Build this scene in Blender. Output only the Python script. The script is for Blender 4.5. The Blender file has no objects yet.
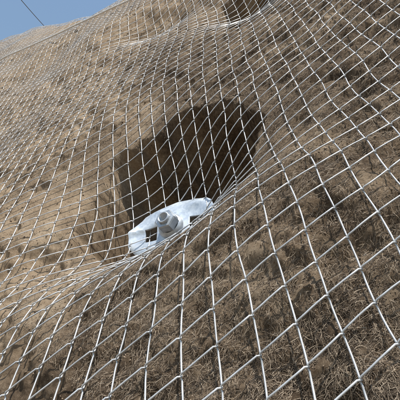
import bpy, math, numpy as np, bmesh
from mathutils import Matrix, Vector
rng=np.random.default_rng(7)
# ---------------- frames (slope frame: x,y in slope plane, z normal) -------------
AL=math.radians(29.5); RO=math.radians(30); PITCH=math.radians(20); H=0.63
F=np.array([0,math.cos(AL),-math.sin(AL)]); R0=np.array([1.,0,0]); U0=np.array([0,math.sin(AL),math.cos(AL)])
R=math.cos(RO)*R0-math.sin(RO)*U0; U=math.sin(RO)*R0+math.cos(RO)*U0
G=math.cos(PITCH)*U+math.sin(PITCH)*F
PHI=math.atan2(G[0],G[1]); SP,CP=math.sin(PHI),math.cos(PHI)
ec=np.array([CP,-SP,0.])
wy=np.cross(G,ec)
M=np.array([ec,wy,G])            # slope->world
DIP=math.acos(G[2])
def W(P): return np.asarray(P)@M.T
def st2xy(s,t): return s*CP+t*SP, -s*SP+t*CP
def xy2st(x,y): return x*CP-y*SP, x*SP+y*CP
# ---------------- noise ----------------
def hsh(i,j,k):
    n=(i*374761393+j*668265263+k*982451653)&0xffffffff
    n=((n^(n>>13))*1274126177)&0xffffffff
    n=n^(n>>16)
    return (n&0xffff)/32767.5-1
def vn(x,y,k=0):
    xi=np.floor(x).astype(np.int64); yi=np.floor(y).astype(np.int64)
    fx=x-xi; fy=y-yi; fx=fx*fx*fx*(fx*(fx*6-15)+10); fy=fy*fy*fy*(fy*(fy*6-15)+10)
    a=hsh(xi,yi,k);b=hsh(xi+1,yi,k);c=hsh(xi,yi+1,k);d=hsh(xi+1,yi+1,k)
    return (a*(1-fx)+b*fx)*(1-fy)+(c*(1-fx)+d*fx)*fy
def fbm(x,y,k=0,o=4):
    r=0;a=1
    for i in range(o):
        r=r+a*vn(x*2**i+i*17.3,y*2**i-i*9.1,k+i); a*=.5
    return r
def ss(a,b,x):
    t=np.clip((x-a)/(b-a),0,1); return t*t*(3-2*t)
PL=np.array([-.135,1.33])
def crest_t(s): return 4.55+.35*np.clip(-2.3-s,0,40)
def rise(x,y):
    r=np.hypot(x,y)
    return .085*(np.sqrt((r-2)**2+.16)+(r-2))/2*1.0
def base(x,y):
    s,t=xy2st(x,y)
    r=np.hypot(x,y)
    z=(.045*vn(x/1.5+3.1,y/1.5+.7,11)+.014*vn(x/.6,y/.6,12))*ss(.6,2.2,r)
    z=z+rise(x,y)
    z=z+ss(2.4,4.5,r)*(.075*vn(x/1.0,y/1.0,21)+.03*vn(x/.5,y/.5,22))
    z=z+.05*np.exp(-(((x-.18)/.35)**2+((y-.80)/.22)**2))
    d=np.clip(t-crest_t(s),0,None)
    z=z-math.tan(DIP)*(np.sqrt(d*d+.5)-math.sqrt(.5))
    return z
def hol2(x,y): return np.exp(-(((x-.90)/.26)**2+((y-2.95)/.36)**2))
def hol3(x,y): return np.exp(-(((x-.36)/.40)**2+((y-3.75)/.30)**2))
def lipdist(x,y):
    dx=x-PL[0]; dy=y-PL[1]
    sx=np.where(dx>0,.34,.46); sy=np.where(dy>0,.50,.26)
    return np.sqrt((dx/sx)**2+(dy/sy)**2)
def meshH(x,y):
    d=lipdist(x,y)
    z=base(x,y)+.028+.007*vn(x/.35,y/.35,31)
    z=z-.225*np.exp(-d**2*1.1)-.13*hol2(x,y)-.14*hol3(x,y)
    return z
def soilH(x,y,fine=1.0):
    wx=x+.06*fbm(x/.22,y/.22,41,4); wy_=y+.06*fbm(x/.22+9,y/.22,42,4)
    a=math.radians(20)
    u=(wx-.05)*math.cos(a)+(wy_-1.53)*math.sin(a); v=-(wx-.05)*math.sin(a)+(wy_-1.53)*math.cos(a)
    e=np.sqrt((u/.30)**2+(v/.42)**2)
    e=np.minimum(e,np.hypot((wx+.20)/.19,(wy_-1.68)/.25))
    e=np.minimum(e,np.hypot((wx+.28)/.18,(wy_-1.45)/.25))
    z=base(x,y)
    z=z-.46*(1-ss(.85,1.03,e))
    z=z-.12*np.exp(-(((wx+.52)/.32)**2+((wy_-1.38)/.24)**2))*ss(.6,1.1,e)
    z=z-.13*hol3(x,y)-.10*hol2(x,y)-.40*(1-ss(.75,1.05,np.hypot((wx-.90)/.22,(wy_-2.95)/.32)))
    z=z+.020*fbm(x/.10,y/.10,51,4)+fine*(.007*vn(x/.02,y/.02,57)+.0035*vn(x/.011,y/.011,58))
    dp=np.hypot(x-PL[0],(y-PL[1]))
    m=meshH(x,y)
    k=1-ss(.07,.12,dp)
    z=z*(1-k)+(m-.03)*k
    return np.minimum(z,m-.012)
# ---------------- helpers ----------------
def mkmesh(name,V,Fq,mat,smooth=True,parent=None):
    me=bpy.data.meshes.new(name)
    V=np.asarray(V,dtype=np.float32); Fq=np.asarray(Fq,dtype=np.int32)
    me.vertices.add(len(V)); me.vertices.foreach_set('co',V.ravel())
    n=Fq.shape[1]
    me.loops.add(Fq.size); me.loops.foreach_set('vertex_index',Fq.ravel())
    me.polygons.add(len(Fq)); me.polygons.foreach_set('loop_start',np.arange(0,Fq.size,n,dtype=np.int32))
    me.update(calc_edges=True)
    if smooth: me.polygons.foreach_set('use_smooth',np.ones(len(Fq),dtype=bool))
    ob=bpy.data.objects.new(name,me); bpy.context.scene.collection.objects.link(ob)
    if mat: me.materials.append(mat)
    if parent: ob.parent=parent
    return ob
def tubes(P,r,ns):
    N_,K,_=P.shape
    T=np.empty_like(P); T[:,1:-1]=P[:,2:]-P[:,:-2]; T[:,0]=P[:,1]-P[:,0]; T[:,-1]=P[:,-1]-P[:,-2]
    T/=np.linalg.norm(T,axis=2,keepdims=True)+1e-12
    ref=np.array([.13,.07,1.])
    S=np.cross(T,ref); S/=np.linalg.norm(S,axis=2,keepdims=True)+1e-12
    B=np.cross(S,T)
    a=np.arange(ns)*2*np.pi/ns
    r=np.broadcast_to(np.asarray(r,dtype=float).reshape(-1,1,1,1) if np.ndim(r)==1 else r,(N_,1,1,1))
    V=P[:,:,None,:]+r*(np.cos(a)[None,None,:,None]*S[:,:,None,:]+np.sin(a)[None,None,:,None]*B[:,:,None,:])
    idx=np.arange(N_*K*ns).reshape(N_,K,ns)
    q=np.stack([idx[:,:-1,:],np.roll(idx[:,:-1,:],-1,2),np.roll(idx[:,1:,:],-1,2),idx[:,1:,:]],-1).reshape(-1,4)
    return V.reshape(-1,3),q
def nodes(name):
    m=bpy.data.materials.new(name); m.use_nodes=True; nt=m.node_tree
    b=nt.nodes['Principled BSDF']; return m,nt,b
def N(nt,t,**k):
    n=nt.nodes.new(t)
    for a,v in k.items(): setattr(n,a,v)
    return n
def ramp(nt,pts):
    r=N(nt,'ShaderNodeValToRGB'); e=r.color_ramp.elements
    while len(e)<len(pts): e.new(.5)
    for i,(p,c) in enumerate(pts): e[i].position=p; e[i].color=(*c,1)
    return r
# ---------------- materials ----------------
def soil_mat():
    m,nt,b=nodes('soil'); L=nt.links.new
    tc=N(nt,'ShaderNodeTexCoord')
    n1=N(nt,'ShaderNodeTexNoise'); n1.inputs['Scale'].default_value=6; n1.inputs['Detail'].default_value=10; n1.inputs['Roughness'].default_value=.68
    n2=N(nt,'ShaderNodeTexNoise'); n2.inputs['Scale'].default_value=75; n2.inputs['Detail'].default_value=8; n2.inputs['Roughness'].default_value=.8
    L(tc.outputs['Object'],n1.inputs['Vector']); L(tc.outputs['Object'],n2.inputs['Vector'])
    at=N(nt,'ShaderNodeAttribute',attribute_name='sandy')
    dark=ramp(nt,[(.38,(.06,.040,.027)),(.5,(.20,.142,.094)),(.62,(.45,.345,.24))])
    sand=ramp(nt,[(.36,(.32,.225,.145)),(.5,(.56,.42,.285)),(.64,(.74,.60,.44))])
    mm=N(nt,'ShaderNodeMix'); mm.data_type='FLOAT'; mm.inputs[0].default_value=.55
    L(n1.outputs['Fac'],mm.inputs[2]); L(n2.outputs['Fac'],mm.inputs[3])
    L(mm.outputs[0],dark.inputs[0]); L(mm.outputs[0],sand.inputs[0])
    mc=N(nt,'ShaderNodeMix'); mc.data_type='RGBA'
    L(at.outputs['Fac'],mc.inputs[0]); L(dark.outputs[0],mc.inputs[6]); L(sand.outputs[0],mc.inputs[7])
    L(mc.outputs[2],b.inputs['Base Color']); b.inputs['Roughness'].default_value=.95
    b.inputs['Specular IOR Level'].default_value=.15
    bp=N(nt,'ShaderNodeBump'); bp.inputs['Strength'].default_value=1; bp.inputs['Distance'].default_value=.014
    L(n2.outputs['Fac'],bp.inputs['Height']); L(bp.outputs[0],b.inputs['Normal'])
    return m
def galv(name,c0,c1,metal,rough,scale=60,vor=False):
    m,nt,b=nodes(name); L=nt.links.new
    tc=N(nt,'ShaderNodeTexCoord'); n=N(nt,'ShaderNodeTexNoise'); n.inputs['Scale'].default_value=scale; n.inputs['Detail'].default_value=6
    L(tc.outputs['Object'],n.inputs['Vector'])
    fac=n.outputs['Fac']
    if vor:
        v=N(nt,'ShaderNodeTexVoronoi'); v.inputs['Scale'].default_value=110; L(tc.outputs['Object'],v.inputs['Vector'])
        sp=N(nt,'ShaderNodeSeparateColor'); L(v.outputs['Color'],sp.inputs[0])
        mm=N(nt,'ShaderNodeMix'); mm.data_type='FLOAT'; mm.inputs[0].default_value=.2
        L(n.outputs['Fac'],mm.inputs[2]); L(sp.outputs[0],mm.inputs[3]); fac=mm.outputs[0]
    r=ramp(nt,[(.35,c0),(.65,c1)]); L(fac,r.inputs[0]); L(r.outputs[0],b.inputs['Base Color'])
    b.inputs['Metallic'].default_value=metal
    mr=N(nt,'ShaderNodeMapRange'); mr.inputs['To Min'].default_value=rough-.10; mr.inputs['To Max'].default_value=rough+.14
    L(fac,mr.inputs['Value']); L(mr.outputs[0],b.inputs['Roughness'])
    return m
def fib(name,c0,c1,c2):
    m,nt,b=nodes(name); L=nt.links.new
    g=N(nt,'ShaderNodeNewGeometry'); r=ramp(nt,[(0,c0),(.6,c1),(1,c2)])
    L(g.outputs['Random Per Island'],r.inputs[0]); L(r.outputs[0],b.inputs['Base Color']); b.inputs['Roughness'].default_value=.8
    return m
SOIL=soil_mat()
WIRE=galv('galvanised_wire',(.46,.47,.48),(.68,.69,.70),.4,.38,12)
PLATE=galv('galvanised_plate',(.48,.55,.64),(.72,.78,.84),.3,.42,14,True)
STEEL=galv('nut_steel',(.36,.40,.45),(.56,.60,.64),.5,.45,40)
FIB=fib('mat_fibre',(.04,.028,.020),(.19,.14,.095),(.58,.47,.35))
# ---------------- terrain ----------------
def axis(lo,hi,a,b,h,g,mx):
    c=list(np.arange(a,b,h)); st=h; x=c[-1]
    while x<hi: st=min(st*g,mx); x+=st; c.append(x)
    st=h; x=c[0]; l=[]
    while x>lo: st=min(st*g,mx); x-=st; l.append(x)
    return np.array(l[::-1]+c)
sa=axis(-45,30,-1.9,.5,.008,1.03,.8); ta=axis(-1.75,45,-.1,2.6,.008,1.025,.8)
Sg,Tg=np.meshgrid(sa,ta)
X,Y=st2xy(Sg,Tg); Z=soilH(X,Y)
P=np.stack([X,Y,Z],-1).reshape(-1,3); ny,nx=X.shape
idx=np.arange(ny*nx).reshape(ny,nx)
Q=np.stack([idx[:-1,:-1],idx[:-1,1:],idx[1:,1:],idx[1:,:-1]],-1).reshape(-1,4)
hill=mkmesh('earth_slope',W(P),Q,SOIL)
def sandy(x,y):
    r=np.hypot(x,y)
    s=ss(.10,-.45,x+.22*fbm(x/.5,y/.5,61,3)-.12*(y-1.4))
    d=np.exp(-(((x+.55)/.5)**2+((y-1.42)/.32)**2))*ss(-.15,-.42,x)
    s=np.clip(.7*s*ss(.6,1.1,y)+d,0,1)
    hole_shade=np.exp(-(((x-.0)/.42)**2+((y-1.55)/.5)**2)*1.5)
    s=s*(1-.8*hole_shade)  # soil colour darkened inside the hollow to deepen its shadow
    s=np.maximum(s,.36*ss(-.1,.7,fbm(x/.7,y/.7,63,3)))
    s=np.maximum(s,.65*ss(2.2,4.5,r))
    s=s+.32*fbm(x/.12,y/.12,65,3)*np.clip(3/r,0,1)
    return np.clip(s,0,1)
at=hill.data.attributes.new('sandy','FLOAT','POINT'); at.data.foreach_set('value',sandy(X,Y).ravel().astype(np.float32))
zg=float((W(np.array([[*st2xy(0,-1.7),0]])))[0,2])
g=np.array([[-1500,-1500,zg],[1500,-1500,zg],[1500,1500,zg],[-1500,1500,zg]])
gd=mkmesh('ground',g,[[0,1,2,3]],SOIL)
# ---------------- wire mesh ----------------
Wd,Ld=.083,.140
TH=math.radians(47); ST,CT=math.sin(TH),math.cos(TH)
def m2xy(s,t): return s*CT+t*ST, -s*ST+t*CT
uN=np.array([0,.06,.3,.5,.7,.94]); lN=np.array([0,.0045,.0045,.0048,.0045,.0045])
uF=np.array([0,.1,.9]); lF=np.array([0,.004,.004])
A={0:[],1:[],2:[]}
for i in range(int(-21/(Wd/2)),int(5/(Wd/2))):
    sc=i*Wd/2
    k=np.arange(int(-5/(Ld/2)),int(17/(Ld/2)))
    t=k*Ld/2; right=((k-i)%2==0); sb=sc+np.where(right,Wd/4,-Wd/4)
    x,y=m2xy(sb[:-1],t[:-1]); S0,T0=xy2st(x,y); dd=np.hypot(x,y)
    keep=(T0>-1.4)&(T0<crest_t(S0)+1.2)&(S0>-14)&(S0<2.8)&(dd<17)
    lv=np.where(dd<3.0,0,np.where(dd<6,1,2)); lv[~keep]=-1
    for lod in (0,1,2):
        m=lv==lod
        if not m.any(): continue
        us,ly=(uN,lN) if lod==0 else (uF,lF)
        s=sb[:-1,None]*(1-us)+sb[1:,None]*us; tt=t[:-1,None]*(1-us)+t[1:,None]*us
        z=np.where(right[:-1],-1,1)[:,None]*ly
        s[:,0]+=np.where(right[:-1],1,-1)*.0018
        i0=np.where(m&~np.r_[False,m[:-1]])[0]; i1=np.where(m&~np.r_[m[1:],False])[0]
        for a,b in zip(i0,i1):
            A[lod].append((np.r_[s[a:b+1].ravel(),sb[b+1]],np.r_[tt[a:b+1].ravel(),t[b+1]],np.r_[z[a:b+1].ravel(),0]))
root=bpy.data.objects.new('wire_mesh',None); bpy.context.scene.collection.objects.link(root)
def warp(x,y):
    wx=.03*vn(x/.8,y/.8,71)+.006*vn(x/.15,y/.15,73); wy2=.03*vn(x/.8+5,y/.8,72)+.006*vn(x/.15,y/.15+4,74)
    d=lipdist(x,y); k=.16*np.exp(-d**2*.8)
    return x+wx-(x-PL[0])*k, y+wy2-(y-PL[1])*k
for lod,ns,r in ((0,6,.0020),(1,4,.0021),(2,3,.0020)):
    Vs=[];Qs=[];off=0
    for S_,T_,Z_ in A[lod]:
        x,y=m2xy(S_,T_); x,y=warp(x,y)
        z=meshH(x,y)+Z_
        V,q=tubes(np.stack([x,y,z],-1)[None],r,ns)
        Vs.append(V);Qs.append(q+off);off+=len(V)
    if Vs: mkmesh('wire_strands_%s'%('abc'[lod]),W(np.concatenate(Vs)),np.concatenate(Qs),WIRE,True,root)
# ---------------- fibres of the erosion mat ----------------
TH_A=math.radians(90-17); TH_B=math.radians(90-77)
def fibres(x,y,lenr,r,lift,name,mat,cond=None,curl=.7):
    if cond is not None:
        k=cond(x,y); x=x[k];y=y[k]
    n=len(x); L_=rng.uniform(*lenr,n)
    main=np.where(rng.random(n)<.5,TH_A,TH_B)+rng.normal(0,.35,n)
    a=np.where(rng.random(n)<.6,main,rng.uniform(0,2*np.pi,n)); c=rng.normal(0,curl,n)
    K=4; u=np.linspace(0,1,K)
    ang=a[:,None]+c[:,None]*(u-.5)
    dx=np.cumsum(np.cos(ang),1)/K*L_[:,None]; dy=np.cumsum(np.sin(ang),1)/K*L_[:,None]
    px=x[:,None]+dx-dx.mean(1,keepdims=True); py=y[:,None]+dy-dy.mean(1,keepdims=True)
    pz=soilH(px,py,0)
    lin=pz[:,:1]*(1-u)+pz[:,-1:]*u
    pz=.5*lin+.5*pz+.004+rng.uniform(0,1,n)[:,None]*lift*np.sin(np.pi*u)
    V,q=tubes(np.stack([px,py,pz],-1),rng.uniform(.5,1.2,n)*r,3)
    return mkmesh(name,W(V),q,mat,True)
n=130000
rr=.25+2.9*rng.random(n)**1.2; th=rng.uniform(math.radians(42),math.radians(122),n)
def cnd(x,y):
    k=rng.random(len(x))>sandy(x,y)*1.1-.06
    return k&(meshH(x,y)-soilH(x,y,0)<.10)
fibres(rr*np.cos(th),rr*np.sin(th),(.007,.032),.00040,.002,'erosion_mat',FIB,cnd)
def clods(n):
    rr=.3+4.5*rng.random(n)**1.4; th=rng.uniform(math.radians(40),math.radians(125),n)
    x=rr*np.cos(th); y=rr*np.sin(th); sz=.0010*np.exp(np.clip(rng.normal(0,.45,n),-2,1.0))*(1+.4*rr)
    t=(1+5**.5)/2
    bv=np.array([[-1,t,0],[1,t,0],[-1,-t,0],[1,-t,0],[0,-1,t],[0,1,t],[0,-1,-t],[0,1,-t],[t,0,-1],[t,0,1],[-t,0,-1],[-t,0,1]])/1.9
    bf=np.array([[0,11,5],[0,5,1],[0,1,7],[0,7,10],[0,10,11],[1,5,9],[5,11,4],[11,10,2],[10,7,6],[7,1,8],[3,9,4],[3,4,2],[3,2,6],[3,6,8],[3,8,9],[4,9,5],[2,4,11],[6,2,10],[8,6,7],[9,8,1]])
    V=bv[None]*rng.uniform(.4,1.45,(n,12,1))*rng.uniform(.5,1.4,(n,1,3))*sz[:,None,None]
    V=V+np.stack([x,y,soilH(x,y)],-1)[:,None,:]
    Fc=(bf[None]+12*np.arange(n)[:,None,None]).reshape(-1,3)
    return mkmesh('soil_clods',W(V.reshape(-1,3)),Fc,fib('clod',(.10,.07,.045),(.20,.145,.10),(.30,.225,.16)),False)
clods(36000)
# ---------------- anchor plate ----------------
pe=bpy.data.objects.new('soil_nail_anchor_plate',None); bpy.context.scene.collection.objects.link(pe)
zc=float(meshH(PL[:1],PL[1:])[0])+.022
nrm=np.array([-.10,-.28,1.]); nrm/=np.linalg.norm(nrm)
lx=np.array([.93,-.40,0]); lx-=nrm*lx.dot(nrm); lx/=np.linalg.norm(lx); ly_=np.cross(nrm,lx)
B=M@np.array([lx,ly_,nrm]).T
o=M@np.array([PL[0],PL[1],zc])
pe.matrix_world=Matrix([[*B[0],o[0]],[*B[1],o[1]],[*B[2],o[2]],[0,0,0,1]])
def addbm(bm,name,m,smooth=False):
    me=bpy.data.meshes.new(name); bm.to_mesh(me); bm.free(); ob=bpy.data.objects.new(name,me)
    bpy.context.scene.collection.objects.link(ob); me.materials.append(m); ob.parent=pe
    if smooth:
        for p in me.polygons: p.use_smooth=True
    return ob
def plate():
    a,b=.178,.150
    outer=[(-a,-.045),(-a,.030),(-.095,b),(.060,b),(.150,.085),(a,.010),(a,-.045),(.085,-b),(-.085,-b)]
    bm=bmesh.new(); es=[]
    def loop(pts):
        v=[bm.verts.new((x,y,0)) for x,y in pts]
        for i in range(len(v)): es.append(bm.edges.new((v[i],v[(i+1)%len(v)])))
    loop(outer)
    for sx in (-1,1):
        loop([(sx*.068,-.030),(sx*.118,-.026),(sx*.118,.026),(sx*.068,.030)])
    loop([(.027*math.cos(k*math.pi/8),.027*math.sin(k*math.pi/8)) for k in range(16)])
    bmesh.ops.triangle_fill(bm,edges=es,use_beauty=True)
    bmesh.ops.subdivide_edges(bm,edges=bm.edges[:],cuts=6,use_grid_fill=True)
    for v in bm.verts:
        x,y,_=v.co; r=math.hypot(x,y)
        z=.014*math.exp(-(r/.055)**2)
        z-=.60*max(0,abs(y)-.100)
        z+=.35*max(0,abs(x)-.138)
        z-=.35*max(0,abs(x)*.55+abs(y)-.135)
        z+=.0045*math.sin(x*31+1)*math.cos(y*27)
        z+=.010*max(0,1-abs(y-.062-.25*x)/.018)*(1 if y>0 else 0)   # pressed stiffening rib
        v.co.z=z
    ob=addbm(bm,'plate',PLATE,True)
    so=ob.modifiers.new('s','SOLIDIFY'); so.thickness=.008
    bv=ob.modifiers.new('b','BEVEL'); bv.width=.0015; bv.segments=2; bv.limit_method='ANGLE'; bv.angle_limit=math.radians(40)
plate()
def lathe(prof,n,name,m,smooth=True):
    bm=bmesh.new(); rings=[]
    for r,z in prof: rings.append([bm.verts.new((r*math.cos(2*math.pi*k/n),r*math.sin(2*math.pi*k/n),z)) for k in range(n)])
    for i in range(len(rings)-1):
        for k in range(n): bm.faces.new((rings[i][k],rings[i][(k+1)%n],rings[i+1][(k+1)%n],rings[i+1][k]))
    return addbm(bm,name,m,smooth)
lathe([(.046,.010),(.050,.016),(.047,.025),(.038,.032)],32,'spherical_washer',STEEL)
lathe([(.024,.028),(.038,.028),(.0405,.032),(.0405,.062),(.037,.067),(.025,.067),(.024,.03)],6,'hex_nut',STEEL,False)
prof=[(.024,.0)]
for k in range(7): prof+= [(.0240,.02+k*.0075),(.0215,.0237+k*.0075)]
prof+=[(.0225,.078),(.0170,.078),(.0165,.025),(.001,.025)]
lathe(prof,24,'hollow_anchor_bar',STEEL)
# ---------------- steel ropes ----------------
def rope(name,pts,r,m):
    V,q=tubes(np.array(pts)[None],r,8); return mkmesh(name,W(V),q,m)
xs=np.linspace(0,1,220)
p0=np.array([-1.65,5.83]); p1=np.array([1.6,3.98])
rx=p0[0]+(p1[0]-p0[0])*xs; ry=p0[1]+(p1[1]-p0[1])*xs
rz=meshH(rx,ry)+.02
for _ in range(60): rz=np.maximum(rz,np.convolve(np.pad(rz,1,'edge'),[.5,0,.5],'valid'))
rope('boundary_rope',np.stack([rx,ry,rz],-1),.009,galv('rope_steel',(.62,.62,.61),(.78,.78,.77),.05,.6))
DARK=galv('cable_dark',(.03,.03,.03),(.06,.06,.06),0,.6)
C=np.array([0,0,H])
q0=C+(F+(-205/429.)*R+(232/429.)*U)*10; q1=C+(F+(-128/429.)*R+(146/429.)*U)*15
rope('overhead_cable',[q0*(1-u)+q1*u-np.array(G)*.4*u*(1-u) for u in np.linspace(0,1,30)],.009,DARK)
# ---------------- camera / light ----------------
cam=bpy.data.cameras.new('camera'); co=bpy.data.objects.new('camera',cam); bpy.context.scene.collection.objects.link(co)
Rw,Uw,Fw,Cw=M@R,M@U,M@F,M@C
co.matrix_world=Matrix([[Rw[0],Uw[0],-Fw[0],Cw[0]],[Rw[1],Uw[1],-Fw[1],Cw[1]],[Rw[2],Uw[2],-Fw[2],Cw[2]],[0,0,0,1]])
cam.sensor_width=36; cam.lens=38.6; cam.clip_start=.02; cam.clip_end=5000
bpy.context.scene.camera=co
sd=np.array([.64,.46,.64]); sd/=np.linalg.norm(sd); sw=M@sd
el=math.asin(sw[2]); az=math.atan2(sw[0],sw[1])
sl=bpy.data.lights.new('sun','SUN'); so=bpy.data.objects.new('sun',sl); bpy.context.scene.collection.objects.link(so)
sl.energy=5.0; sl.angle=math.radians(.5); sl.color=(1,.95,.86)
so.rotation_euler=Vector(sw).to_track_quat('Z','Y').to_euler()
w=bpy.data.worlds.new('World'); bpy.context.scene.world=w; w.use_nodes=True
nt=w.node_tree; bg=nt.nodes['Background']; sk=nt.nodes.new('ShaderNodeTexSky'); sk.sky_type='NISHITA'; sk.sun_disc=False
sk.sun_elevation=el; sk.sun_rotation=az; sk.dust_density=1.0; sk.air_density=2.0; sk.ozone_density=3; nt.links.new(sk.outputs[0],bg.inputs[0]); bg.inputs[1].default_value=.135
sc=bpy.context.scene; sc.view_settings.view_transform='Standard'; sc.view_settings.look='None'; sc.view_settings.exposure=0
